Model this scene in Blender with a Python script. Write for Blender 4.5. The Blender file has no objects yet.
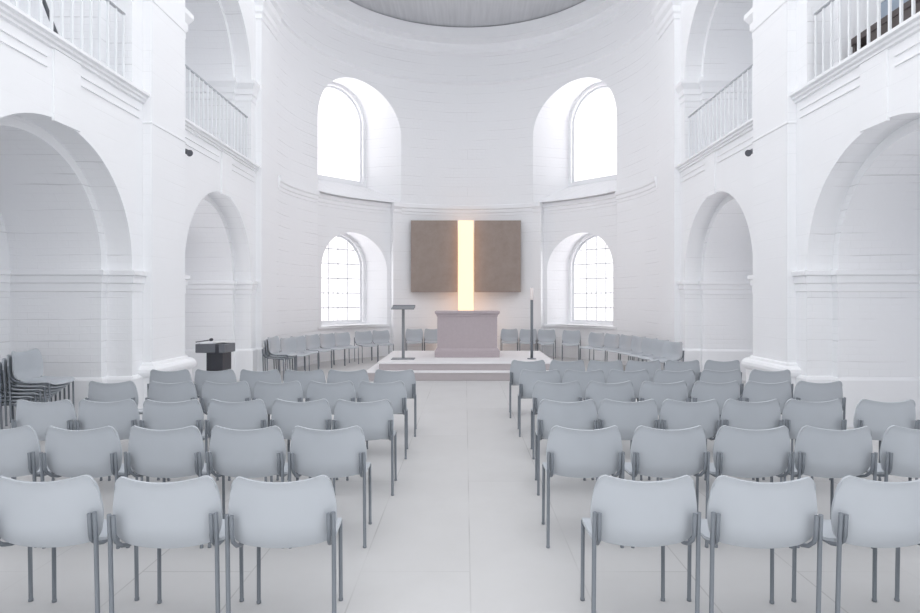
import bpy, bmesh, math, random
from mathutils import Vector, Matrix
from mathutils.geometry import delaunay_2d_cdt
random.seed(7)
S = bpy.context.scene
COL = S.collection
PI = math.pi

# ------------------------------------------------------------------ materials
def nt(name):
    m = bpy.data.materials.new(name); m.use_nodes = True
    t = m.node_tree; t.nodes.clear()
    out = t.nodes.new('ShaderNodeOutputMaterial')
    b = t.nodes.new('ShaderNodeBsdfPrincipled')
    t.links.new(b.outputs[0], out.inputs[0])
    return m, t, b, out

def mix(t, fac, a, b):
    n = t.nodes.new('ShaderNodeMix'); n.data_type = 'RGBA'
    for key, v in ((0, fac), (6, a), (7, b)):
        if hasattr(v, 'links'):
            t.links.new(v, n.inputs[key])
        else:
            n.inputs[key].default_value = v if key == 0 else (*v, 1)
    return n.outputs[2]

def mat_simple(name, col, rough=.5, metal=0, var=.06, scale=6, bump=0, spec=.5):
    m, t, b, o = nt(name)
    tc = t.nodes.new('ShaderNodeTexCoord')
    no = t.nodes.new('ShaderNodeTexNoise'); no.inputs['Scale'].default_value = scale; no.inputs['Detail'].default_value = 5
    t.links.new(tc.outputs['Object'], no.inputs['Vector'])
    c = mix(t, no.outputs['Fac'], [x*(1-var) for x in col], [min(1, x*(1+var)) for x in col])
    t.links.new(c, b.inputs['Base Color'])
    b.inputs['Roughness'].default_value = rough
    b.inputs['Metallic'].default_value = metal
    b.inputs['Specular IOR Level'].default_value = spec
    if bump:
        bp = t.nodes.new('ShaderNodeBump'); bp.inputs['Strength'].default_value = bump; bp.inputs['Distance'].default_value = .01
        t.links.new(no.outputs['Fac'], bp.inputs['Height']); t.links.new(bp.outputs[0], b.inputs['Normal'])
    return m

def mat_brick(name, col, strength=.5, dark=.9):
    """white limewashed masonry: long low courses, shallow joints, painted over unevenly"""
    m, t, b, o = nt(name)
    uv = t.nodes.new('ShaderNodeUVMap'); uv.uv_map = 'UVMap'
    # slight waviness of the courses
    nz = t.nodes.new('ShaderNodeTexNoise'); nz.inputs['Scale'].default_value = .9; nz.inputs['Detail'].default_value = 2
    t.links.new(uv.outputs[0], nz.inputs['Vector'])
    sub = t.nodes.new('ShaderNodeVectorMath'); sub.operation = 'SUBTRACT'; sub.inputs[1].default_value = (.5, .5, .5)
    t.links.new(nz.outputs['Color'], sub.inputs[0])
    sc = t.nodes.new('ShaderNodeVectorMath'); sc.operation = 'SCALE'; sc.inputs['Scale'].default_value = .06
    t.links.new(sub.outputs[0], sc.inputs[0])
    ad = t.nodes.new('ShaderNodeVectorMath'); ad.operation = 'ADD'
    t.links.new(uv.outputs[0], ad.inputs[0]); t.links.new(sc.outputs[0], ad.inputs[1])
    def brick(w, h, mort):
        br = t.nodes.new('ShaderNodeTexBrick')
        t.links.new(ad.outputs[0], br.inputs['Vector'])
        br.inputs['Scale'].default_value = 1; br.inputs['Brick Width'].default_value = w
        br.inputs['Row Height'].default_value = h; br.inputs['Mortar Size'].default_value = mort
        br.inputs['Mortar Smooth'].default_value = .6
        return br
    b1 = brick(60, .277, .007); b2 = brick(.27, .0923, .006)
    n2 = t.nodes.new('ShaderNodeTexNoise'); n2.inputs['Scale'].default_value = 1.3; n2.inputs['Detail'].default_value = 3
    t.links.new(uv.outputs[0], n2.inputs['Vector'])
    rmp = t.nodes.new('ShaderNodeMapRange'); rmp.inputs[1].default_value = .42; rmp.inputs[2].default_value = .62
    t.links.new(n2.outputs['Fac'], rmp.inputs[0])
    def mul(a, c):
        n = t.nodes.new('ShaderNodeMath'); n.operation = 'MULTIPLY'
        for i, v in enumerate((a, c)):
            if hasattr(v, 'links'): t.links.new(v, n.inputs[i])
            else: n.inputs[i].default_value = v
        return n.outputs[0]
    def add(a, c):
        n = t.nodes.new('ShaderNodeMath'); n.operation = 'ADD'
        t.links.new(a, n.inputs[0]); t.links.new(c, n.inputs[1]); return n.outputs[0]
    j = add(mul(b1.outputs['Fac'], rmp.outputs[0]), mul(mul(b2.outputs['Fac'], rmp.outputs[0]), .3))
    c = mix(t, n2.outputs['Fac'], [x*.975 for x in col], [min(1.0, x*1.02) for x in col])
    c = mix(t, mul(j, 1-dark), c, [x*.45 for x in col])
    t.links.new(c, b.inputs['Base Color'])
    n3 = t.nodes.new('ShaderNodeTexNoise'); n3.inputs['Scale'].default_value = 14; n3.inputs['Detail'].default_value = 4
    t.links.new(uv.outputs[0], n3.inputs['Vector'])
    hgt = add(mul(j, -1.0), mul(n3.outputs['Fac'], .35))
    bp = t.nodes.new('ShaderNodeBump'); bp.inputs['Strength'].default_value = strength; bp.inputs['Distance'].default_value = .012
    t.links.new(hgt, bp.inputs['Height']); t.links.new(bp.outputs[0], b.inputs['Normal'])
    b.inputs['Roughness'].default_value = .75; b.inputs['Specular IOR Level'].default_value = .25
    return m

WHITE = (.86, .868, .885)
M = {}
M['brick'] = mat_brick('limewashed_masonry', WHITE, .55, .72)
M['soft'] = mat_brick('limewashed_wall_face', WHITE, .22, .93)
M['plaster'] = mat_simple('white_plaster', WHITE, .7, var=.02, scale=3, bump=.12, spec=.25)
M['shell'] = mat_simple('grey_plastic', (.45, .48, .515), .28, var=.02, scale=9)
M['metal'] = mat_simple('grey_painted_steel', (.17, .19, .215), .4, var=.05, scale=30)
M['mid'] = mat_simple('mid_grey_steel', (.23, .245, .265), .45, var=.05, scale=30)
M['dark'] = mat_simple('dark_grey_steel', (.10, .105, .12), .4, var=.08, scale=20)
M['sandstone'] = mat_simple('mauve_sandstone', (.455, .40, .42), .8, var=.06, scale=18, bump=.15, spec=.2)
M['stone'] = mat_simple('pale_rose_stone', (.48, .44, .45), .75, var=.05, scale=7, bump=.1, spec=.2)
M['stone_top'] = mat_simple('pale_stone_slab', (.80, .79, .80), .6, var=.03, scale=4, spec=.3)
M['rail'] = mat_simple('white_painted_steel', (.80, .82, .84), .45, var=.03, scale=20)
M['railtop'] = mat_simple('grey_handrail', (.50, .52, .55), .45, var=.05, scale=20)
M['frame'] = mat_simple('white_window_wood', (.80, .81, .83), .5, var=.03, scale=12)
M['muntin'] = mat_simple('grey_glazing_bar', (.52, .54, .57), .5, var=.03, scale=12)
M['blk'] = mat_simple('black_cabinet', (.045, .047, .058), .45, var=.12, scale=14)
M['blk2'] = mat_simple('charcoal_panel', (.15, .16, .18), .45, var=.08, scale=14)
M['paper'] = mat_simple('paper', (.78, .78, .78), .8, var=.03)
M['bench'] = mat_simple('dark_brown_wood', (.085, .07, .068), .5, var=.15, scale=11)
M['bluegrey'] = mat_simple('blue_grey_board', (.30, .36, .44), .5, var=.05, scale=5)
M['wax'] = mat_simple('white_wax', (.95, .88, .86), .5, var=.02)
M['ceil'] = None

def mat_floor():
    m, t, b, o = nt('stone_slab_floor')
    tc = t.nodes.new('ShaderNodeTexCoord')
    mp = t.nodes.new('ShaderNodeMapping'); mp.vector_type = 'POINT'
    mp.inputs['Rotation'].default_value = (0, 0, PI/2)
    mp.inputs['Location'].default_value = (0, .03, 0)
    t.links.new(tc.outputs['Object'], mp.inputs['Vector'])
    br = t.nodes.new('ShaderNodeTexBrick'); br.inputs['Scale'].default_value = 1
    br.inputs['Brick Width'].default_value = 3.6; br.inputs['Row Height'].default_value = .655
    br.inputs['Mortar Size'].default_value = .005; br.inputs['Mortar Smooth'].default_value = .3
    br.offset = .5
    t.links.new(mp.outputs[0], br.inputs['Vector'])
    br.inputs['Color1'].default_value = (.54, .537, .537, 1); br.inputs['Color2'].default_value = (.58, .577, .579, 1)
    br.inputs['Mortar'].default_value = (.30, .295, .295, 1)
    n = t.nodes.new('ShaderNodeTexNoise'); n.inputs['Scale'].default_value = 2.2; n.inputs['Detail'].default_value = 7; n.inputs['Roughness'].default_value = .65
    t.links.new(tc.outputs['Object'], n.inputs['Vector'])
    n2 = t.nodes.new('ShaderNodeTexNoise'); n2.inputs['Scale'].default_value = .9; n2.inputs['Detail'].default_value = 2
    t.links.new(tc.outputs['Object'], n2.inputs['Vector'])
    # joints fade in and out
    r = t.nodes.new('ShaderNodeMapRange'); r.inputs[1].default_value = .4; r.inputs[2].default_value = .6; r.inputs[3].default_value = .15
    t.links.new(n2.outputs['Fac'], r.inputs[0])
    slab = mix(t, n.outputs['Fac'], (.52, .516, .514), (.605, .604, .605))
    c = mix(t, r.outputs[0], slab, br.outputs['Color'])
    fm = t.nodes.new('ShaderNodeMix'); fm.data_type = 'RGBA'; fm.blend_type = 'MIX'; fm.inputs[0].default_value = .5
    t.links.new(slab, fm.inputs[6]); t.links.new(c, fm.inputs[7])
    t.links.new(fm.outputs[2], b.inputs['Base Color'])
    b.inputs['Roughness'].default_value = .55; b.inputs['Specular IOR Level'].default_value = .3
    bp = t.nodes.new('ShaderNodeBump'); bp.inputs['Strength'].default_value = .08; bp.inputs['Distance'].default_value = .01
    t.links.new(n.outputs['Fac'], bp.inputs['Height']); t.links.new(bp.outputs[0], b.inputs['Normal'])
    return m
M['floor'] = mat_floor()

def mat_ceiling():
    m, t, b, o = nt('grey_board_ceiling')
    tc = t.nodes.new('ShaderNodeTexCoord')
    mp = t.nodes.new('ShaderNodeMapping'); mp.inputs['Scale'].default_value = (5, .25, 1)
    t.links.new(tc.outputs['Object'], mp.inputs['Vector'])
    n = t.nodes.new('ShaderNodeTexNoise'); n.inputs['Scale'].default_value = 2.5; n.inputs['Detail'].default_value = 5
    t.links.new(mp.outputs[0], n.inputs['Vector'])
    c = mix(t, n.outputs['Fac'], (.44, .45, .47), (.64, .65, .67))
    t.links.new(c, b.inputs['Base Color']); b.inputs['Roughness'].default_value = .8
    return m
M['ceil'] = mat_ceiling()

def mat_painting():
    m, t, b, o = nt('brown_mottled_panel')
    tc = t.nodes.new('ShaderNodeTexCoord')
    n = t.nodes.new('ShaderNodeTexNoise'); n.inputs['Scale'].default_value = 3.4; n.inputs['Detail'].default_value = 9; n.inputs['Roughness'].default_value = .7
    n.inputs['Distortion'].default_value = .2
    t.links.new(tc.outputs['Object'], n.inputs['Vector'])
    v = t.nodes.new('ShaderNodeTexVoronoi'); v.inputs['Scale'].default_value = 5
    t.links.new(n.outputs['Color'], v.inputs['Vector'])
    c = mix(t, n.outputs['Fac'], (.19, .15, .13), (.45, .385, .345))
    c2 = mix(t, .35, c, (.33, .27, .24))
    t.links.new(c2, b.inputs['Base Color']); b.inputs['Roughness'].default_value = .7
    b.inputs['Specular IOR Level'].default_value = .2
    return m
M['painting'] = mat_painting()

def mat_emit(name, col, s):
    m, t, b, o = nt(name)
    b.inputs['Base Color'].default_value = (*[c*.4 for c in col], 1)
    b.inputs['Emission Color'].default_value = (*col, 1); b.inputs['Emission Strength'].default_value = s
    return m
M['glow'] = mat_emit('warm_light_panel', (1.0, .60, .37), 1.25)

def mat_glass():
    m, t, b, o = nt('window_glass')
    t.nodes.remove(b)
    tr = t.nodes.new('ShaderNodeBsdfTransparent'); tr.inputs[0].default_value = (1.0, .98, .98, 1)
    gl = t.nodes.new('ShaderNodeBsdfGlossy'); gl.inputs['Roughness'].default_value = .05
    lw = t.nodes.new('ShaderNodeLayerWeight')
    pw = t.nodes.new('ShaderNodeMath'); pw.operation = 'POWER'; pw.inputs[1].default_value = 5
    t.links.new(lw.outputs['Facing'], pw.inputs[0])
    fr = t.nodes.new('ShaderNodeMath'); fr.operation = 'MULTIPLY_ADD'; fr.inputs[1].default_value = .8; fr.inputs[2].default_value = .03
    t.links.new(pw.outputs[0], fr.inputs[0])
    mx = t.nodes.new('ShaderNodeMixShader')
    t.links.new(fr.outputs[0], mx.inputs[0]); t.links.new(tr.outputs[0], mx.inputs[1]); t.links.new(gl.outputs[0], mx.inputs[2])
    t.links.new(mx.outputs[0], o.inputs[0])
    return m
M['glass'] = mat_glass()

# ------------------------------------------------------------------ mesh builder
class MB:
    def __init__(s):
        s.v = []; s.f = []; s.sm = []; s.uv = {}; s.mi = []
        s.cur = 0
    def face(s, idx, smooth=False):
        s.f.append(tuple(idx)); s.sm.append(smooth); s.mi.append(s.cur)
    def add(s, pts, uvs=None):
        b = len(s.v); s.v += [tuple(p) for p in pts]
        if uvs:
            for i, u in enumerate(uvs): s.uv[b+i] = u
        return b
    def quad(s, a, b, c, d):
        i = s.add([a, b, c, d]); s.face((i, i+1, i+2, i+3))
    def strip(s, A, B, closed=False, smooth=True):
        n = len(A); a = s.add(A); b = s.add(B)
        for i in range(n if closed else n-1):
            j = (i+1) % n
            s.face((a+i, a+j, b+j, b+i), smooth)
    def box(s, c, d, rz=0):
        R = Matrix.Rotation(rz, 3, 'Z')
        P = [Vector(c) + R @ Vector((sx*d[0]/2, sy*d[1]/2, sz*d[2]/2)) for sz in (-1, 1) for sy in (-1, 1) for sx in (-1, 1)]
        i = s.add(P)
        for q in ((0, 2, 3, 1), (4, 5, 7, 6), (0, 1, 5, 4), (2, 6, 7, 3), (0, 4, 6, 2), (1, 3, 7, 5)):
            s.face([i+k for k in q])
    def tube(s, pts, r, n=8, cap=True):
        pts = [Vector(p) for p in pts]; rings = []
        prev = None
        for k, p in enumerate(pts):
            d = (pts[min(k+1, len(pts)-1)] - pts[max(k-1, 0)]).normalized()
            if prev is None:
                u = d.orthogonal().normalized()
            else:
                u = (prev - d*prev.dot(d)).normalized()
            prev = u; w = d.cross(u)
            rr = r[k] if isinstance(r, (list, tuple)) else r
            rings.append([p + (u*math.cos(2*PI*i/n) + w*math.sin(2*PI*i/n))*rr for i in range(n)])
        b = s.add([q for R in rings for q in R])
        for k in range(len(pts)-1):
            for i in range(n):
                j = (i+1) % n
                s.face((b+k*n+i, b+k*n+j, b+(k+1)*n+j, b+(k+1)*n+i), True)
        if cap:
            s.face([b+i for i in reversed(range(n))]); e = b+(len(pts)-1)*n
            s.face([e+i for i in range(n)])
    def lathe(s, prof, c, n=24):
        b = s.add([(c[0]+r*math.cos(2*PI*i/n), c[1]+r*math.sin(2*PI*i/n), c[2]+z) for r, z in prof for i in range(n)])
        for k in range(len(prof)-1):
            for i in range(n):
                j = (i+1) % n
                s.face((b+k*n+i, b+k*n+j, b+(k+1)*n+j, b+(k+1)*n+i), True)
        s.face([b+i for i in reversed(range(n))]); e = b+(len(prof)-1)*n
        s.face([e+i for i in range(n)])
    def sweep(s, path, prof, smooth=False, close=False):
        """profile (outward, z) swept along a plan polyline; outward = left of travel"""
        P = [Vector((p[0], p[1])) for p in path]; n = len(P); N = []
        for i in range(n):
            def nrm(a, b):
                d = (b-a).normalized(); return Vector((-d.y, d.x))
            a = nrm(P[i-1], P[i]) if i > 0 else None
            b = nrm(P[i], P[i+1]) if i < n-1 else None
            if a is None: m = b
            elif b is None: m = a
            else:
                m = (a+b).normalized(); m = m / max(.25, m.dot(a))
            N.append(m)
        for (o0, z0), (o1, z1) in zip(prof, prof[1:]):
            A = [(P[i].x+N[i].x*o0, P[i].y+N[i].y*o0, z0) for i in range(n)]
            B = [(P[i].x+N[i].x*o1, P[i].y+N[i].y*o1, z1) for i in range(n)]
            if smooth: s.strip(A, B, smooth=True)
            else:
                for i in range(n-1): s.quad(A[i], A[i+1], B[i+1], B[i])
        for i in (0, n-1):
            q = [(P[i].x+N[i].x*o, P[i].y+N[i].y*o, z) for o, z in prof]
            k = s.add(q); s.face(range(k, k+len(q)))
    def build(s, name, mats, parent=None, bevel=0, loc=None):
        me = bpy.data.meshes.new(name); me.from_pydata(s.v, [], s.f); 
        for i, p in enumerate(me.polygons): p.use_smooth = s.sm[i]; p.material_index = s.mi[i]
        uv = me.uv_layers.new(name='UVMap')
        for p in me.polygons:
            nn = p.normal
            for li in p.loop_indices:
                vi = me.loops[li].vertex_index
                if vi in s.uv: uv.data[li].uv = s.uv[vi]; continue
                c = me.vertices[vi].co
                if abs(nn.z) > .75: uv.data[li].uv = (c.x, c.y)
                elif abs(nn.x) > abs(nn.y): uv.data[li].uv = (c.y, c.z)
                else: uv.data[li].uv = (c.x, c.z)
        for m in (mats if isinstance(mats, (list, tuple)) else [mats]): me.materials.append(m)
        o = bpy.data.objects.new(name, me); COL.objects.link(o)
        if parent: o.parent = parent
        if loc: o.location = loc
        if bevel:
            b = o.modifiers.new('bevel', 'BEVEL'); b.width = bevel; b.segments = 2; b.limit_method = 'ANGLE'
        return o

def tag(o, label=None, cat=None, group=None, kind=None):
    if label: o['label'] = label
    if cat: o['category'] = cat
    if group: o['group'] = group
    if kind: o['kind'] = kind
    return o
def thing(name, label, cat, loc=(0, 0, 0), rz=0, group=None):
    o = bpy.data.objects.new(name, None); COL.objects.link(o)
    o.empty_display_size = .1
    o.location = loc; o.rotation_euler = (0, 0, rz)
    return tag(o, label, cat, group)

def inpoly(p, poly):
    x, y = p; c = False; n = len(poly)
    for i in range(n):
        x0, y0 = poly[i]; x1, y1 = poly[i-1]
        if (y0 > y) != (y1 > y) and x < (x1-x0)*(y-y0)/(y1-y0)+x0: c = not c
    return c

def arch(c, h, z0, spring, n=40, k=6):
    """open arch outline from bottom-left, over, to bottom-right"""
    L = [(c-h, z0+(spring-z0)*i/k) for i in range(k)]
    A = [(c-h*math.cos(PI*i/n), spring+h*math.sin(PI*i/n)) for i in range(n+1)]
    R = [(c+h, spring-(spring-z0)*(i+1)/k) for i in range(k)]
    return L + A + R

def panel(mb, u0, u1, v0, v1, holes, g, mapf, uvs=True):
    P = []; E = []
    def loop(pts):
        b = len(P); P.extend(pts); n = len(pts)
        E.extend((b+i, b+(i+1) % n) for i in range(n))
    nu = max(1, round((u1-u0)/g)); nv = max(1, round((v1-v0)/g))
    us = [u0+(u1-u0)*i/nu for i in range(nu+1)]; vs = [v0+(v1-v0)*i/nv for i in range(nv+1)]
    loop([(u, v0) for u in us[:-1]] + [(u1, v) for v in vs[:-1]] + [(u, v1) for u in reversed(us[1:])] + [(u0, v) for v in reversed(vs[1:])])
    for h in holes: loop(h)
    for u in us[1:-1]:
        for v in vs[1:-1]:
            if not any(inpoly((u, v), h) for h in holes): P.append((u, v))
    r = delaunay_2d_cdt([Vector(p) for p in P], E, [], 0, 1e-5)
    V, F = r[0], r[2]
    b = mb.add([mapf(p.x, p.y) for p in V], [(p.x, p.y) for p in V] if uvs else None)
    for f in F:
        cx = sum(V[i].x for i in f)/len(f); cy = sum(V[i].y for i in f)/len(f)
        if any(inpoly((cx, cy), h) for h in holes): continue
        p, q, r3 = (V[i] for i in f[:3])
        if abs((q.x-p.x)*(r3.y-p.y)-(q.y-p.y)*(r3.x-p.x)) < 1e-5: continue
        mb.face([b+i for i in f], True)

# ------------------------------------------------------------------ dimensions
W = 4.4; PW = 4.28; T = .33; XB = 5.9; DLT = .12
BAYS = [2.01, 6.37, 10.73]; R_ = 1.45
SPR = 2.10; GF = 4.40; SPU = 6.1; ZT = 9.7
YR = -1.2; YE = 13.44
IMP = [(0, 1.735), (.014, 1.745), (.014, 1.84), (.035, 1.855), (.035, 1.94), (.065, 1.955), (.065, 2.012), (0, 2.02)]
IMPU = [(0, 5.66), (.015, 5.67), (.015, 5.78), (.04, 5.80), (.04, 5.9), (.06, 5.93), (.10, 6.0), (.10, 6.07), (0, 6.09)]
PLN = [(.035, 0), (.035, .60), (.02, .63), (0, .635)]
TOR = [(.07, 0), (.07, .585), (.085, .60), (.11, .62), (.122, .66), (.115, .70), (.085, .73), (.04, .745), (.03, .775), (0, .79)]
CORN = [(0, 4.27), (.03, 4.28), (.03, 4.31), (.06, 4.322), (.06, 4.352), (.10, 4.365), (.10, 4.40), (0, 4.402)]

# unseen outer-wall windows, added to brighten the niches: (y, half width, springing height)
ADDED_WINDOWS = {-1: [(BAYS[2]-.1, .80, 2.1)], 1: [(BAYS[1]-.4, .62, 2.1), (BAYS[2]-.1, .70, 2.1)]}
def side(sg, name, trims):
    mb = MB(); mb.cur = 1
    def X(x): return sg*x
    # nave face with arcade and gallery openings
    holes = [arch(c, R_, 0, SPR) for c in BAYS] + [arch(c, R_, GF, SPU) for c in BAYS]
    panel(mb, YR, YE, 0, ZT, holes, .8, lambda u, v: (X(W), u, v))
    mb.cur = 0
    for c in BAYS:
        for z0, sp in ((0, SPR), (GF, SPU)):
            o = arch(c, R_, z0, sp); i = arch(c, R_-DLT, z0, sp)
            P = lambda L, x: [(X(x), u, v) for u, v in L]
            mb.strip(P(o, W), P(o, W+T)); mb.strip(P(o, W+T), P(i, W+T), smooth=False); mb.strip(P(i, W+T), P(i, XB))
        # gallery floor
        mb.quad((X(W), c-R_, GF), (X(W), c+R_, GF), (X(XB), c+R_, GF), (X(XB), c-R_, GF))
    # outer wall, with the added, unseen aisle windows
    panel(mb, YR, YE, 0, ZT, [arch(y, h, .95, sp) for y, h, sp in ADDED_WINDOWS[sg]], 1.0, lambda u, v: (X(XB), u, v))
    for y, h, sp in ADDED_WINDOWS[sg]:
        a = arch(y, h, .95, sp); mb.strip([(X(XB), u, v) for u, v in a+a[:1]], [(X(XB+.3), u, v) for u, v in a+a[:1]], smooth=False)
    mb.cur = 1
    # pilasters
    for y in (-.64, 3.72, 8.08, 12.44):
        q = [(W, y), (PW, y), (PW, y+.97 if y < 12 else YE), (W, y+.97 if y < 12 else YE)]
        for a, b in zip(q, q[1:]):
            mb.quad((X(a[0]), a[1], 0), (X(b[0]), b[1], 0), (X(b[0]), b[1], ZT), (X(a[0]), a[1], ZT))
    # key blocks above the arches
    for c in BAYS:
        mb.box((X(W-.006), c+.16, (3.52+4.27)/2), (.036, .43, .75))
    w = mb.build(name, [M['brick'], M['soft']]); tag(w, kind='structure')
    # trims: impost bands, plinths, torus bases, cornice, fascia
    tb = MB()
    def sw(path, prof):
        # left of travel must point into the air (towards the nave axis)
        p = [(X(x), y) for x, y in path]
        tb.sweep(p if sg > 0 else p[::-1], prof)
    for k, c in enumerate(BAYS):
        a, b = c-R_, c+R_; y0 = c-R_-.25 + .0; y1 = c+R_+.26
        near = [(W, y0), (W, a), (W+T, a), (W+T, a+DLT), (XB, a+DLT)]
        far = [(XB, b-DLT), (W+T, b-DLT), (W+T, b), (W, b), (W, y1)]
        full = near + far
        for prof in (IMP, IMPU): sw(full, prof)
        sw([(W+T, a), (W+T, a+DLT), (XB, a+DLT), (XB, b-DLT), (W+T, b-DLT), (W+T, b)], PLN)
        sw([(W+T, b), (W, b), (W, y1)], [(.05, 0), (.05, .6), (.03, .63), (0, .64)])
        # gallery edge cornice and the two thin fascia lines below it
        sw([(W, y0), (W, y1)], CORN)
        for p0, p1 in ((y0+.02, c-.15), (c+.20, y1-.10)):
            for zz in (4.045, 4.15): sw([(W, p0), (W, p1)], [(0, zz), (.016, zz+.002), (.016, zz+.014), (0, zz+.016)])
    for y in (-.64, 3.72, 8.08):
        ye = y+.97
        sw([(W, y), (PW, y), (PW, ye), (W, ye), (W, ye+.23), (W+T, ye+.23)], TOR)
        sw([(W, y), (PW, y), (PW, ye), (W, ye)], [(0, 4.0), (.012, 4.01), (.012, 4.03), (0, 4.04)])
        sw([(W, y), (PW, y), (PW, ye), (W, ye)], [(0, 5.66), (.012, 5.67), (.012, 5.7), (0, 5.71)])
    sw([(W, 12.44), (PW, 12.44), (PW, YE)], [(.05, 0), (.05, .6), (.03, .63), (0, .64)])
    CAP = [(0, 7.45), (.02, 7.46), (.02, 7.56), (.05, 7.6), (.05, 7.72), (.10, 7.8), (.10, 7.95), (.17, 8.02), (.17, 8.12), (0, 8.16)]
    sw([(W, 12.44), (PW, 12.44), (PW, YE)], CAP)
    tr = tb.build(trims, M['plaster']); tag(tr, kind='structure')
side(-1, 'wall_left', 'trim_1'); side(1, 'wall_right', 'trim_2')

# ------------------------------------------------------------------ floor
fb = MB(); fb.quad((-6.0, -1.2, 0), (6.0, -1.2, 0), (6.0, 18.6, 0), (-6.0, 18.6, 0))
tag(fb.build('floor', M['floor']), kind='structure')

# ------------------------------------------------------------------ apse
C0 = 13.58; RA = 4.28
mb = MB()
S0 = RA*PI/2
def cyl(r): return lambda s, z: (r*math.sin(s/RA), C0+r*math.cos(s/RA), z)
TH = math.radians
HOLES = {}
for sg in (-1, 1):
    a = arch(sg*TH(45.3)*RA, TH(18.8)*RA, 0, 6.33, 44)
    HOLES[sg] = a
ZA = 9.32
panel(mb, -S0, S0, 0, ZA, [HOLES[-1], HOLES[1]], .35, cyl(RA))
for sg in (-1, 1):   # short straight return from the last pilaster
    mb.quad((sg*RA, YE, 0), (sg*RA, C0, 0), (sg*RA, C0, ZA), (sg*RA, YE, ZA))
    mb.quad((sg*RA, YE, 0), (sg*W, YE, 0), (sg*W, YE, ZT), (sg*RA, YE, ZT))
    mb.quad((sg*RA, YE, ZA), (sg*RA, YE, ZT), (sg*RA, C0, ZT), (sg*RA, C0, ZA))
LEDGE = 4.45; RR = RA+.2
win_specs = []
for sg in (-1, 1):
    th = sg*TH(45.3); sc = th*RA; hw = TH(18.8)*RA
    n = Vector((math.sin(th), math.cos(th), 0)); t = Vector((math.cos(th), -math.sin(th), 0))
    def pl(d, n=n, t=t, wc=sg*.17): return lambda s, z: tuple(Vector((0, C0, 0)) + n*d + t*(s+wc) + Vector((0, 0, z)))
    # ---- upper embrasure
    o = [cyl(RA)(s, z) for s, z in arch(sc, hw, LEDGE, 6.33)]
    i = [pl(5.08)(s, z) for s, z in arch(0, 1.04, 4.97, 6.76)]
    i2 = [pl(5.08)(s, z) for s, z in arch(0, .95, 5.07, 6.76)]
    i3 = [pl(5.26)(s, z) for s, z in arch(0, .95, 5.07, 6.76)]
    mb.strip(o, i)
    mb.strip(i, i2, smooth=False); mb.strip(i2, i3)
    m = 14
    fo = [cyl(RA)(sc-hw+2*hw*k/m, LEDGE) for k in range(m+1)]
    fi = [pl(5.08)(-1.04+2.08*k/m, 4.97) for k in range(m+1)]
    mb.strip(fo, fi, smooth=False)
    mb.quad(pl(5.08)(-1.04, 4.97), pl(5.08)(1.04, 4.97), pl(5.08)(.95, 5.07), pl(5.08)(-.95, 5.07))
    mb.quad(pl(5.08)(-.95, 5.07), pl(5.08)(.95, 5.07), pl(5.26)(.95, 5.07), pl(5.26)(-.95, 5.07))
    # ---- lower recess: side cheeks, recessed wall with arched hole, ledge top
    inner = sg*TH(29.8)*RA
    e_out = sg*TH(64.1)*RA; e_in = sg*TH(26.5)*RA
    s0, s1 = sorted((e_out, inner))
    # flush pier strip between recess and the centre wall
    a0, a1 = sorted((inner, e_in))
    panel(mb, a0, a1, 0, LEDGE, [], .3, cyl(RA))
    for s in (e_out, inner):
        mb.quad(cyl(RA)(s, 0), cyl(RR)(s, 0), cyl(RR)(s, LEDGE), cyl(RA)(s, LEDGE))
    lo = arch(sc, 1.10*RA/RR, .93, 2.46)
    panel(mb, s0, s1, 0, LEDGE, [lo], .3, cyl(RR))
    q0 = [cyl(RA)(s0+(s1-s0)*k/m, LEDGE) for k in range(m+1)]; q1 = [cyl(RR)(s0+(s1-s0)*k/m, LEDGE) for k in range(m+1)]
    mb.strip(q0, q1, smooth=False)
    i = [pl(5.08)(s, z) for s, z in arch(0, 1.04, .93, 2.56)]
    i2 = [pl(5.08)(s, z) for s, z in arch(0, .95, .99, 2.56)]
    i3 = [pl(5.26)(s, z) for s, z in arch(0, .95, .99, 2.56)]
    mb.strip([cyl(RR)(s, z) for s, z in lo], i); mb.strip(i, i2, smooth=False); mb.strip(i2, i3)
    h2 = 1.10*RA/RR
    fo = [cyl(RR)(sc-h2+2*h2*k/m, .93) for k in range(m+1)]; fi = [pl(5.08)(-1.04+2.08*k/m, .93) for k in range(m+1)]
    mb.strip(fo, fi, smooth=False)
    mb.quad(pl(5.08)(-1.04, .93), pl(5.08)(1.04, .93), pl(5.08)(.95, .99), pl(5.08)(-.95, .99))
    mb.quad(pl(5.08)(-.95, .99), pl(5.08)(.95, .99), pl(5.26)(.95, .99), pl(5.26)(-.95, .99))
    win_specs += [(pl, sg, 'upper', 5.07, 6.76), (pl, sg, 'lower', .99, 2.56)]
tag(mb.build('wall_apse', M['brick']), kind='structure')

# apse mouldings
tb = MB()
def arc(r, d0, d1, n=None):
    n = n or max(4, int(abs(d1-d0)/2.5))
    return [(r*math.sin(TH(d0+(d1-d0)*k/n)), C0+r*math.cos(TH(d0+(d1-d0)*k/n))) for k in range(n+1)]
STR = [(0, 4.12), (.012, 4.13), (.012, 4.20), (.03, 4.22), (.03, 4.30), (.06, 4.33), (.06, 4.43), (0, 4.45)]
# travelling right-to-left (+deg to -deg) keeps the air on the left
tb.sweep(arc(RA, 90, 64.2), STR, True); tb.sweep(arc(RA, 26.5, -26.5), STR, True); tb.sweep(arc(RA, -64.2, -90), STR, True)
for d0, d1 in ((64.0, 29.9), (-29.9, -64.0)):
    tb.sweep(arc(RR, d0, d1), STR, True)
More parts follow.
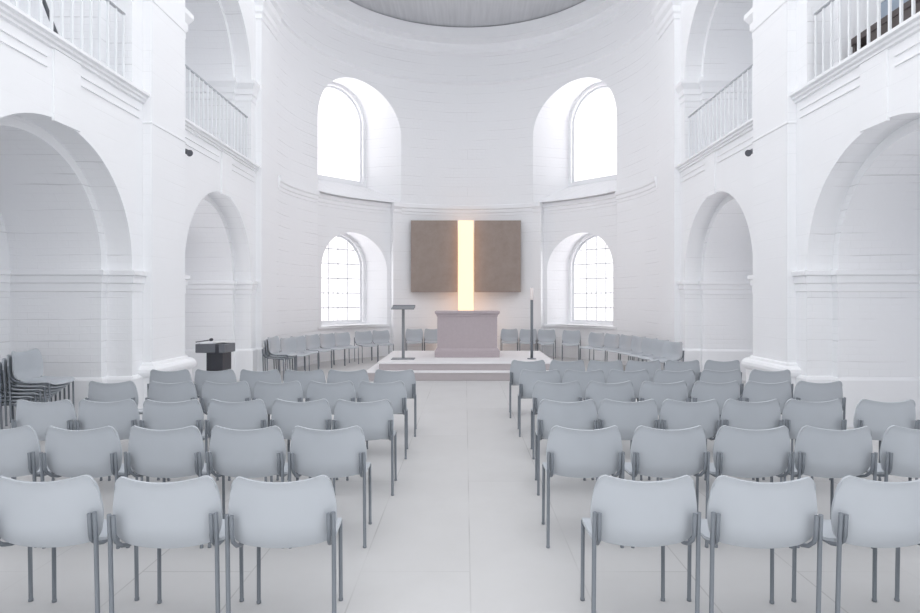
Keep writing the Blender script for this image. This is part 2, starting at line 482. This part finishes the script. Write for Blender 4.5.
    # sill slab of the lower window
for sg in (-1, 1):
    d0, d1 = (sg*45.3+16.3, sg*45.3-15.0) if sg > 0 else (sg*45.3+15.0, sg*45.3-16.3)
    tb.sweep(arc(RR, d0, d1), [(0, .86), (.05, .865), (.05, .925), (-.02, .935)], True)
    d0, d1 = (29.8, 26.4) if sg > 0 else (-26.4, -29.8)
    tb.sweep(arc(RA, d0, d1, 3), [(0, 4.16), (.02, 4.18), (.02, 4.26), (.07, 4.33), (.07, 4.45), (0, 4.455)], True)
tb.sweep(arc(RA, 90, -90), [(0, 8.02), (.05, 8.06), (.05, 8.10), (0, 8.13)], True)
tb.sweep(arc(RA, 90, -90), [(0, 8.92), (.06, 8.96), (.06, 9.08), (.12, 9.14), (.12, 9.2), (.38, 9.24), (.38, 9.57), (.2, 9.62)], True)
tb.sweep(arc(RA, 90, 64.2), [(.03, 0), (.03, .10), (0, .11)], True); tb.sweep(arc(RA, 26.5, -26.5), [(.03, 0), (.03, .10), (0, .11)], True)
tb.sweep(arc(RA, -64.2, -90), [(.03, 0), (.03, .10), (0, .11)], True)
tag(tb.build('trim_3', M['plaster']), kind='structure')

# ceiling over the apse
cb = MB()
pts = [(4.6*math.sin(TH(d)), C0+4.6*math.cos(TH(d)), 9.60) for d in range(-90, 91, 5)]
k = cb.add([(p[0], p[1], p[2]) for p in pts] + [(4.6, 12.3, 9.60), (-4.6, 12.3, 9.60)])
cb.face(range(k, k+len(pts)+2))
tag(cb.build('ceiling', M['ceil']), kind='structure')

# windows
for wi, (pl, sg, tier, z0, sp) in enumerate(win_specs):
    name = 'window_%d' % (wi+1)
    fr = MB(); h = .95
    def band(h0, h1, zb0, zb1, d0, d1):
        a = arch(0, h0, zb0, sp); b = arch(0, h1, zb1, sp)
        for d, fl in ((d0, 1), (d1, 0)):
            fr.strip([pl(d)(*p) for p in a] + [pl(d)(*a[0])], [pl(d)(*p) for p in b] + [pl(d)(*b[0])], smooth=False)
        fr.strip([pl(d0)(*p) for p in b], [pl(d1)(*p) for p in b]); fr.strip([pl(d0)(*p) for p in a], [pl(d1)(*p) for p in a])
        fr.quad(pl(d0)(-h1, zb1), pl(d0)(h1, zb1), pl(d1)(h1, zb1), pl(d1)(-h1, zb1))
    band(h+.005, h-.055, z0-.005, z0+.06, 5.17, 5.25)
    w = fr.build(name, M['frame']); tag(w, kind='structure')
    gb = MB()
    def bar(s0, za, s1, zb, wd=.03, dd=.03):
        A = Vector(pl(5.21)(s0, za)); B = Vector(pl(5.21)(s1, zb))
        gb.tube([A, B], wd/2, 6)
    hi = h-.05
    zt = lambda s: sp+math.sqrt(max(0, hi*hi-s*s))
    if tier == 'lower':
        for s in (-.48, -.16, .16, .48): bar(s, z0+.05, s, zt(s))
        for s in (-.32, 0, .32): bar(s, z0+.05, s, z0+1.0, .016)
        z = z0+.42
        while z < sp+.6:
            hh = hi if z < sp else math.sqrt(max(.01, hi*hi-(z-sp)**2))
            bar(-hh, z, hh, z); z += .42
    if gb.v: gb.build('glazing_bars', M['muntin'], w)
    pb = MB(); a = arch(0, h-.03, z0+.03, sp)
    for d in (5.222, 5.23):
        k = pb.add([pl(d)(*p) for p in a]); pb.face(range(k, k+len(a)))
    pb.strip([pl(5.222)(*p) for p in a], [pl(5.23)(*p) for p in a], closed=True)
    pb.build('pane', M['glass'], w)

wn = len(win_specs)
for sg in (-1, 1):
    for y, h, sp in ADDED_WINDOWS[sg]:
        wn += 1
        fr = MB(); x = sg*(XB+.22); a = arch(y, h, .95, sp); b = arch(y, h-.05, 1.0, sp)
        for xx in (x-.03, x+.03): fr.strip([(xx, u, v) for u, v in a+a[:1]], [(xx, u, v) for u, v in b+b[:1]], smooth=False)
        fr.strip([(x-.03, u, v) for u, v in b+b[:1]], [(x+.03, u, v) for u, v in b+b[:1]], smooth=False)
        w = fr.build('window_%d' % wn, M['frame']); tag(w, kind='structure')  # added aisle window, out of view, lets daylight into the niche
        gb = MB()
        for u in (-.22, .22): gb.tube([(x, y+u, .98), (x, y+u, sp+math.sqrt((h-.03)**2-u*u))], .015, 6)
        for v in (1.35, 1.75, 2.12): gb.tube([(x, y-h+.04, v), (x, y+h-.04, v)], .015, 6)
        gb.build('glazing_bars', M['muntin'], w)
        pb = MB()
        for xx in (x+sg*.006, x+sg*.012):
            k = pb.add([(xx, u, v) for u, v in b]); pb.face(range(k, k+len(b)))
        pb.strip([(x+sg*.006, u, v) for u, v in b], [(x+sg*.012, u, v) for u, v in b], closed=True)
        pb.build('pane', M['glass'], w)

# ------------------------------------------------------------------ gallery railings
def railing(sg, c, label):
    r = thing('gallery_railing', label, 'railing', (sg*(W+.05), c, GF), 0, 'gallery railings')
    tp = MB(); tp.tube([(0, -R_+.09, .91), (0, R_-.09, .91)], .02, 8); tp.build('handrail', M['railtop'], r)
    bt = MB(); bt.box((0, 0, .05), (.03, 2*R_-.2, .02)); bt.build('bottom_bar', M['rail'], r)
    n = 17
    me = None
    for k in range(n):
        y = -R_+.11+(2*R_-.22)*k/(n-1)
        if me is None:
            b = MB(); b.box((0, 0, .45), (.022, .028, .90)); o = b.build('baluster', M['rail'], r); me = o
        else:
            o = me.copy(); COL.objects.link(o); o.parent = r
        o.location = (0, y, 0)
railing(-1, BAYS[1], 'white bar railing of the nearer left gallery opening, top left of the photo')
railing(1, BAYS[1], 'white bar railing of the nearer right gallery opening, dark bench behind it')
railing(-1, BAYS[2], 'pale railing of the far left gallery opening, before the apse')
railing(1, BAYS[2], 'grey-white railing of the far right gallery opening, before the apse')

# gallery contents
t = thing('bench', 'long dark brown bench in the near right gallery behind the railing', 'bench', (4.93, 6.1, GF))
b = MB(); b.box((0, 0, .43), (.40, 2.8, .08)); b.build('seat', M['bench'], t, .008)
b = MB(); b.box((0, -.1, .195), (.38, 2.3, .39)); b.build('body', M['bench'], t, .008)
for y in (1.08, 1.34):
    b = MB(); b.box((0, y, .195), (.34, .05, .39)); b.build('leg', M['bench'], t, .004)
t = thing('storage_box', 'blue-grey box standing on the dark bench in the right gallery', 'box', (5.0, 6.9, GF+.47))
b = MB(); b.box((0, 0, .14), (.26, .46, .28)); b.build('box_body', M['bluegrey'], t, .006)
b = MB(); b.box((0, 0, .295), (.28, .48, .03)); b.build('lid', M['rail'], t, .004)
t = thing('boom_stand', 'dark slanting pole behind the near left gallery railing', 'stand', (-4.78, 7.13, GF))
b = MB(); b.lathe([(.13, 0), (.13, .015), (.03, .03), (.015, .05)], (0, 0, 0)); b.build('base', M['dark'], t)
b = MB(); b.tube([(0, 0, .03), (0, -.08, .14), (-.02, -.62, .92)], .022, 8); b.build('pole', M['dark'], t)

# ------------------------------------------------------------------ spotlights on the piers
for sg, lb in ((-1, 'small dark grey spotlight on the left pier between the arches'), (1, 'small dark grey spotlight on the right pier between the arches')):
    t = thing('spotlight', lb, 'spotlight', (sg*(W), 9.16, 3.88), 0, 'spotlights on the piers')
    b = MB(); b.tube([(0, 0, 0), (-sg*.012, 0, 0)], .045, 12); b.build('wall_plate', M['metal'], t)
    b = MB(); b.tube([(-sg*.01, 0, 0), (-sg*.07, 0, .01)], .012, 8); b.build('bracket', M['metal'], t)
    b = MB(); d = Vector((-sg*.7, -.5, -.35)).normalized(); p = Vector((-sg*.10, 0, .01))
    b.tube([p-d*.07, p-d*.06, p+d*.03, p+d*.075], [.03, .038, .038, .052], 14); b.build('lamp_head', M['dark'], t)

# ------------------------------------------------------------------ chairs
def chair_parts():
    P = {}
    # backrest shell
    NU, NV = 34, 16; b = MB(); g = []
    for j in range(NV+1):
        v = j/NV
        for i in range(NU+1):
            u = -1+2*i/NU
            u = math.copysign(1-(1-abs(u))**1.9, u)      # denser towards the rounded corners
            w = .252 - .020*max(0, (v-.45)/.55)**1.6 - .014*max(0, (.35-v)/.35)**2.2
            zt = .806 - .024*(1-(u/.82)**2) if abs(u) < .82 else .806
            e = max(0, (abs(u)-.80)/.20); zt -= .056*(1-math.sqrt(max(0, 1-e*e)))
            e2 = max(0, (abs(u)-.70)/.30)
            zb = .452 + .028*abs(u)**2 + .045*(1-math.sqrt(max(0, 1-e2*e2)))
            z = zb+(zt-zb)*v; x = u*w
            y = -.236 + .050*(x/.25)**2 - .022*(z-.5)/.3
            if z < .57: y += .030*((.57-z)/.10)**2
            y -= .008*max(0, (v-.9)/.1)**2
            g.append((x, y, z))
    k = b.add(g)
    for j in range(NV):
        for i in range(NU):
            a = k+j*(NU+1)+i; b.face((a, a+1, a+NU+2, a+NU+1), True)
    P['backrest'] = solid(b, .014, (0, 1, .1))
    # seat shell
    b = MB(); g = []; NU, NV = 16, 16
    for j in range(NV+1):
        v = j/NV
        for i in range(NU+1):
            u = -1+2*i/NU
            hw = .228 - .03*max(0, (v-.8)/.2)**2 - .02*max(0, (.15-v)/.15)**2
            y = -.135 + .385*v - .02*abs(u)**4*max(0, v-.7)/.3
            z = .452 + .012*abs(u)**2 - .03*max(0, (v-.78)/.22)**2 + .012*max(0, (.2-v)/.2)**2 - .008*math.sin(PI*v)
            g.append((u*hw, y, z))
    k = b.add(g)
    for j in range(NV):
        for i in range(NU):
            a = k+j*(NU+1)+i; b.face((a, a+1, a+NU+2, a+NU+1), True)
    P['seat'] = solid(b, .014, (0, 0, -1))
    # steel frame: side tubes running from the back under the seat, one cross tube
    b = MB()
    for s in (-1, 1):
        b.tube([(s*.222, -.247, .632), (s*.222, -.238, .53), (s*.220, -.226, .502), (s*.217, -.18, .466), (s*.215, -.12, .446), (s*.212, .1, .432), (s*.214, .195, .428)], .0105, 8)
    b.tube([(-.213, -.02, .432), (.213, -.02, .432)], .009, 6); b.tube([(-.215, .12, .428), (.215, .12, .428)], .009, 6)
    P['seat_frame'] = [b]
    P['legs'] = []
    for s in (-1, 1):
        b = MB(); b.tube([(s*.244, -.212, 0), (s*.244, -.212, .012), (s*.244, -.2124, .013), (s*.244, -.232, .52), (s*.243, -.243, .636)], [.0125, .0125, .0108, .0108, .0108], 8); P['legs'].append(b)
        b = MB(); b.tube([(s*.218, .205, 0), (s*.218, .205, .012), (s*.218, .2048, .013), (s*.2165, .197, .438)], [.0125, .0125, .0105, .0105], 8); P['legs'].append(b)
    return P
def solid(b, th, dirn):
    me = bpy.data.meshes.new('shell'); me.from_pydata(b.v, [], b.f)
    bm = bmesh.new(); bm.from_mesh(me); bmesh.ops.recalc_face_normals(bm, faces=bm.faces[:]); bm.normal_update()
    vs = bm.verts[:]; fs = bm.faces[:]; bes = [e for e in bm.edges if e.is_boundary]
    d = Vector(dirn)*th
    off = {v: bm.verts.new(v.co + d) for v in vs}
    for e in bes:
        f = e.link_faces[0]; l = [q for q in f.loops if q.edge == e][0]
        v0, v1 = l.vert, l.link_loop_next.vert
        bm.faces.new((v1, v0, off[v0], off[v1]))
    for f in fs: bm.faces.new([off[v] for v in reversed(f.verts)])
    for f in bm.faces: f.smooth = True
    bm.normal_update(); bm.to_mesh(me); bm.free()
    return me
CP = chair_parts()
def proto_chair():
    r = thing('stacking_chair', None, 'chair')
    def lk(name, me, m):
        me.materials.clear(); me.materials.append(m); me.name = name
        o = bpy.data.objects.new(name, me); COL.objects.link(o); o.parent = r
        mod = o.modifiers.new('sharp', 'EDGE_SPLIT'); mod.split_angle = math.radians(60)
        return o
    lk('backrest', CP['backrest'], M['shell']); lk('seat', CP['seat'], M['shell'])
    CP['seat_frame'][0].build('seat_frame', M['metal'], r)
    for b in CP['legs']: b.build('leg', M['metal'], r)
    return r
PROTO = None
NCH = 0
def chair(x, y, rz, label, group, z=0):
    global PROTO, NCH
    if PROTO is None:
        PROTO = proto_chair(); r = PROTO
    else:
        r = PROTO.copy(); COL.objects.link(r)
        for ch in PROTO.children:
            c = ch.copy(); COL.objects.link(c); c.parent = r
    r.location = (x, y, z); r.rotation_euler = (0, 0, rz)
    tag(r, label, 'chair', group); NCH += 1
    return r

CX = -.06
# rows of chairs: distance of the backrest from the camera, then offsets from the camera axis, aisle outwards
ROWS = [2.80, 3.92, 4.98, 6.11, 7.13, 8.26]
LEFT = [[-.865, -1.412, -1.985, -2.55],
        [-.910, -1.446, -1.983, -2.528, -3.078],
        [-.857, -1.38, -1.915, -2.45, -2.99, -3.515],
        [-.862, -1.385, -1.925, -2.457, -3.01, -3.622],
        [-.852, -1.41, -1.93, -2.46, -3.0, -3.53]]
RIGHT = [[.847, 1.400, 1.992, 2.555],
         [.784, 1.343, 1.892, 2.428, 3.002],
         [.848, 1.357, 1.874, 2.39, 2.91, 3.508],
         [.935, 1.475, 2.025, 2.567, 3.09, 3.62],
         [.885, 1.41, 1.944, 2.49, 3.05, 3.63],
         [.858, 1.40, 1.925, 2.455, 2.99, 3.545]]
FRONT = {'left': [4, 2.5, 2.5, 3], 'right': [-.5, -3.5, 0, 0]}   # degrees each front-row chair is turned
ORD = ['first', 'second', 'third', 'fourth', 'fifth', 'sixth']
RN = ['frontmost', 'second', 'third', 'fourth', 'fifth', 'sixth']
for sd, rows in (('left', LEFT), ('right', RIGHT)):
    for i, xs in enumerate(rows):
        for k, x in enumerate(xs):
            rowtxt = 'row nearest the viewer' if i == 0 else '%s row from the viewer' % RN[i]
            sg = -1 if sd == 'left' else 1
            rot = FRONT[sd][k] if i == 0 else -sg*random.uniform(-.8, 1.8)
            ra = math.radians(rot)
            bx_ = x+CX+ROWS[i]/600; by = ROWS[i]+random.uniform(-.01, .01)
            chair(bx_-math.sin(ra)*.242, by+math.cos(ra)*.242, ra,
                  'light grey chair %s from the aisle, %s, %s block' % (ORD[k], rowtxt, sd), 'grey chairs in rows facing the altar')

# chairs along the apse wall, facing its centre
# (x, y) of the backrest and the angle the chair is turned towards the middle of the apse, from the altar outwards
APL = [(-.99, 17.35, 2), (-1.52, 17.25, 6), (-2.38, 16.45, 28), (-2.79, 16.05, 34), (-3.24, 15.40, 48), (-3.51, 14.92, 55), (-3.75, 14.38, 62), (-3.93, 13.80, 64), (-3.98, 13.22, 64)]
APR = [(1.22, 17.30, 3), (1.75, 17.15, 8), (2.24, 16.90, 12), (2.86, 16.45, 14), (3.31, 15.25, 50), (3.58, 14.75, 57), (3.80, 14.24, 66), (3.93, 13.68, 67), (4.01, 13.12, 66), (4.06, 12.57, 64), (4.12, 12.0, 62)]
ORD2 = ['first', 'second', 'third', 'fourth', 'fifth', 'sixth', 'seventh', 'eighth', 'ninth', 'tenth', 'eleventh']
for sd, L, sg in (('left', APL, -1), ('right', APR, 1)):
    for k, (x, y, d) in enumerate(L):
        a = TH(d)
        chair(x-sg*math.sin(a)*.235, y-math.cos(a)*.235, PI-sg*a, 'grey chair along the curved apse wall, %s to the %s of the altar' % (ORD2[k], sd), 'grey chairs lining the apse wall')

# stacks of chairs
def stack(x, y, rz, n, step, lab, group):
    f = Matrix.Rotation(rz, 3, 'Z') @ Vector((0, 1, 0))
    names = ['bottom', 'second from bottom', 'third from bottom', 'fourth from bottom', 'fifth from bottom', 'sixth from bottom', 'seventh from bottom']
    for k in range(n):
        nm = 'top' if k == n-1 else names[k]
        chair(x+f.x*step[0]*k, y+f.y*step[0]*k, rz, lab % nm, group, z=step[1]*k)
stack(-5.32, 7.05, -PI/2+TH(2), 7, (.052, .040), 'grey chair, %s of the tall stack in the near left arch', 'stacked chairs in the near left arch')
stack(-3.90, 12.38, -PI/2+TH(-8), 3, (.045, .036), 'grey chair, %s of the short stack left of the apse', 'stacked chairs left of the apse')

# ------------------------------------------------------------------ platform, altar, lectern, candle, panels, light
t = thing('altar_platform', 'pale rose stone platform of two steps under the altar', 'platform', (-.02, 12.12, 0))
b = MB(); b.box((0, 1.75, .077), (4.14, 3.5, .154)); b.build('lower_step', M['stone'], t, .008)
b = MB(); b.box((0, 1.75, .162), (4.16, 3.52, .016)); b.build('lower_tread', M['stone_top'], t, .004)
b = MB(); b.box((0, 1.73, .235), (3.66, 2.74, .13)); b.build('upper_step', M['stone'], t, .006)
b = MB(); b.box((0, 1.73, .32), (3.72, 2.80, .04)); b.build('upper_tread', M['stone_top'], t, .008)

t = thing('altar', 'mauve sandstone block altar standing on the stepped platform', 'altar', (-.01, 13.87, .34))
def slabprof(prof, dx, dy):
    b = MB()
    L = [[(sx*(dx+o), sy*(dy+o), z) for sx, sy in ((-1, -1), (1, -1), (1, 1), (-1, 1))] for o, z in prof]
    for A, B in zip(L, L[1:]):
        for i in range(4): b.quad(A[i], A[(i+1) % 4], B[(i+1) % 4], B[i])
    k = b.add(L[0]); b.face((k+3, k+2, k+1, k)); k = b.add(L[-1]); b.face((k, k+1, k+2, k+3))
    return b
slabprof([(.055, 0), (.055, .13), (.05, .15), (.02, .18), (.005, .20), (0, .205)], .675, .345).build('base', M['sandstone'], t)
slabprof([(0, .2), (0, .92)], .675, .345).build('body', M['sandstone'], t)
slabprof([(.0, .915), (.012, .92), (.015, .95), (.03, .965), (.05, .99), (.055, 1.0), (.055, 1.04)], .675, .345).build('top_slab', M['sandstone'], t)

t = thing('lectern', 'slim grey steel lectern standing on the platform left of the altar', 'lectern', (-1.41, 13.12, .34))
b = MB(); b.box((0, 0, .008), (.50, .34, .016)); b.build('base_plate', M['mid'], t, .003)
b = MB(); b.box((0, 0, .565), (.06, .06, 1.10)); b.build('post', M['mid'], t, .004)
b = MB()
R = Matrix.Rotation(math.radians(8), 3, 'X')
def rbox(b, c, d, o):
    P = [Vector(o)+R @ Vector((c[0]+sx*d[0]/2, c[1]+sy*d[1]/2, c[2]+sz*d[2]/2)) for sz in (-1, 1) for sy in (-1, 1) for sx in (-1, 1)]
    i = b.add(P)
    for q in ((0, 2, 3, 1), (4, 5, 7, 6), (0, 1, 5, 4), (2, 6, 7, 3), (0, 4, 6, 2), (1, 3, 7, 5)): b.face([i+k for k in q])
rbox(b, (0, 0, 0), (.50, .36, .022), (0, 0, 1.12)); b.build('desk', M['mid'], t, .003)
b = MB(); rbox(b, (0, .175, .02), (.50, .014, .03), (0, 0, 1.12)); b.build('book_ledge', M['mid'], t, .002)

t = thing('candle_stand', 'slim dark grey candle stand on the platform right of the altar', 'candle stand', (1.40, 13.12, .34))
b = MB(); b.lathe([(.10, 0), (.10, .012), (.035, .02), (.031, .03)], (0, 0, 0)); b.build('base', M['metal'], t)
b = MB(); b.tube([(0, 0, .02), (0, 0, 1.29)], .031, 14); b.build('post', M['metal'], t)
t = thing('candle', 'thick white candle on top of the slim grey stand', 'candle', (1.40, 13.12, 1.63))
b = MB(); b.lathe([(.036, 0), (.036, .255), (.03, .265), (.008, .262)], (0, 0, 0), 18); b.build('wax', M['wax'], t)
b = MB(); b.tube([(0, 0, .26), (.003, 0, .285)], .003, 6); b.build('wick', M['dark'], t)

YP = 17.37
for sg, lb in ((-1, 'brown mottled wall panel left of the glowing light column'), (1, 'brown mottled wall panel right of the glowing light column')):
    x0, x1 = .25, 1.59
    t = thing('wall_panel', lb, 'panel', (sg*(x0+x1)/2-.035, YP, 1.86), 0, 'brown panels behind the altar')
    b = MB(); b.box((0, 0, 1.035), (x1-x0, .05, 2.07)); b.build('panel_face', M['painting'], t, .004)
    b = MB(); b.box((0, .04, 1.07), (x1-x0-.1, .04, 2.0)); b.box((0, .15, 1.6), (.05, .26, .05)); b.box((0, .15, .5), (.05, .26, .05)); b.build('backing_frame', M['bench'], t)
t = thing('light_column', 'tall glowing warm white light column behind the altar', 'lamp', (-.035, 17.22, 0))
b = MB(); b.box((0, 0, .06), (.56, .30, .12)); b.build('base', M['metal'], t, .004)
b = MB(); b.box((0, 0, 2.01), (.435, .16, 3.78)); b.build('light_panel', M['glow'], t, .004)

# ------------------------------------------------------------------ black cabinet in the far left arch
t = thing('cabinet', 'black cabinet with overhanging top in the far left arch', 'cabinet', (-4.32, 10.25, 0), TH(-6))
b = MB(); b.box((.05, .02, .37), (.29, .30, .74)); b.build('body', M['blk'], t, .006)
b = MB(); b.box((0, 0, .815), (.52, .38, .15)); b.build('top_box', M['blk2'], t, .012)
b = MB(); b.box((.13, -.194, .815), (.06, .012, .15)); b.build('corner_strip', M['blk'], t)
b = MB(); b.box((-.10, .02, .896), (.26, .28, .012), .2); b.build('paper_tray', M['rail'], t)
t2 = thing('papers', 'loose white papers on the black cabinet', 'paper', (-4.24, 10.30, .903))
b = MB(); b.box((0, 0, .006), (.24, .30, .012), .25); b.build('sheet', M['paper'], t2)
b = MB(); b.box((.03, 0, .016), (.22, .28, .008), -.15); b.build('sheet', M['paper'], t2)
t3 = thing('microphone', 'small dark microphone lying on the black cabinet', 'microphone', (-4.46, 10.16, .902))
b = MB(); b.tube([(-.16, 0, .015), (.08, 0, .05)], .009, 8); b.build('handle', M['dark'], t3)
b = MB(); b.tube([(.07, 0, .045), (.09, 0, .055), (.12, 0, .06), (.135, 0, .062)], [.012, .026, .026, .012], 10); b.build('head', M['blk'], t3)

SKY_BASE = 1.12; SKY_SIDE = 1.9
# ------------------------------------------------------------------ light, world, camera
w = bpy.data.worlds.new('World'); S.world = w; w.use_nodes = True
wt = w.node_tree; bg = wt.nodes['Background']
# bright hazy sky: most light low in the sky on both flanks, calmer overhead and at the two ends
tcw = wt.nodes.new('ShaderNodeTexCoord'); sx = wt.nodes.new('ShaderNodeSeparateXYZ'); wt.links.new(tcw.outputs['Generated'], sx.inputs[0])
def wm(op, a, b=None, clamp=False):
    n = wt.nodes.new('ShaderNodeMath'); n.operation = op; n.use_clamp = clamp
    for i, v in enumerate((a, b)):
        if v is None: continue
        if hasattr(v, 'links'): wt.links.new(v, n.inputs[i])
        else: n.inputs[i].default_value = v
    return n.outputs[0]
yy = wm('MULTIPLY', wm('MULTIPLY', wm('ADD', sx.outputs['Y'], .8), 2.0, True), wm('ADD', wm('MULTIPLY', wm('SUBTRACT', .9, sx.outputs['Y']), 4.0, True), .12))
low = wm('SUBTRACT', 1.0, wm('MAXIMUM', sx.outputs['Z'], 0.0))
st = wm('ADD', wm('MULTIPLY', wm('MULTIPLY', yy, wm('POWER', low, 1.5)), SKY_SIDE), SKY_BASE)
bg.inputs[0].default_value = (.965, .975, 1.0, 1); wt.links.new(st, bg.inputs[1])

cam = bpy.data.cameras.new('Camera'); co = bpy.data.objects.new('Camera', cam); COL.objects.link(co)
cam.sensor_width = 36; cam.lens = 36*600/920
cam.shift_x = -5/920; cam.shift_y = -6.5/920
co.location = (CX, 0, 1.63); co.rotation_euler = (PI/2, 0, 0)
cam.clip_start = .05
S.camera = co
vs = S.view_settings
vs.view_transform = 'Standard'; vs.look = 'None'; vs.gamma = 1; vs.use_curve_mapping = False; vs.exposure = .46
S.cycles.max_bounces = 10; S.cycles.diffuse_bounces = 7; S.cycles.transparent_max_bounces = 12
S.cycles.use_denoising = True
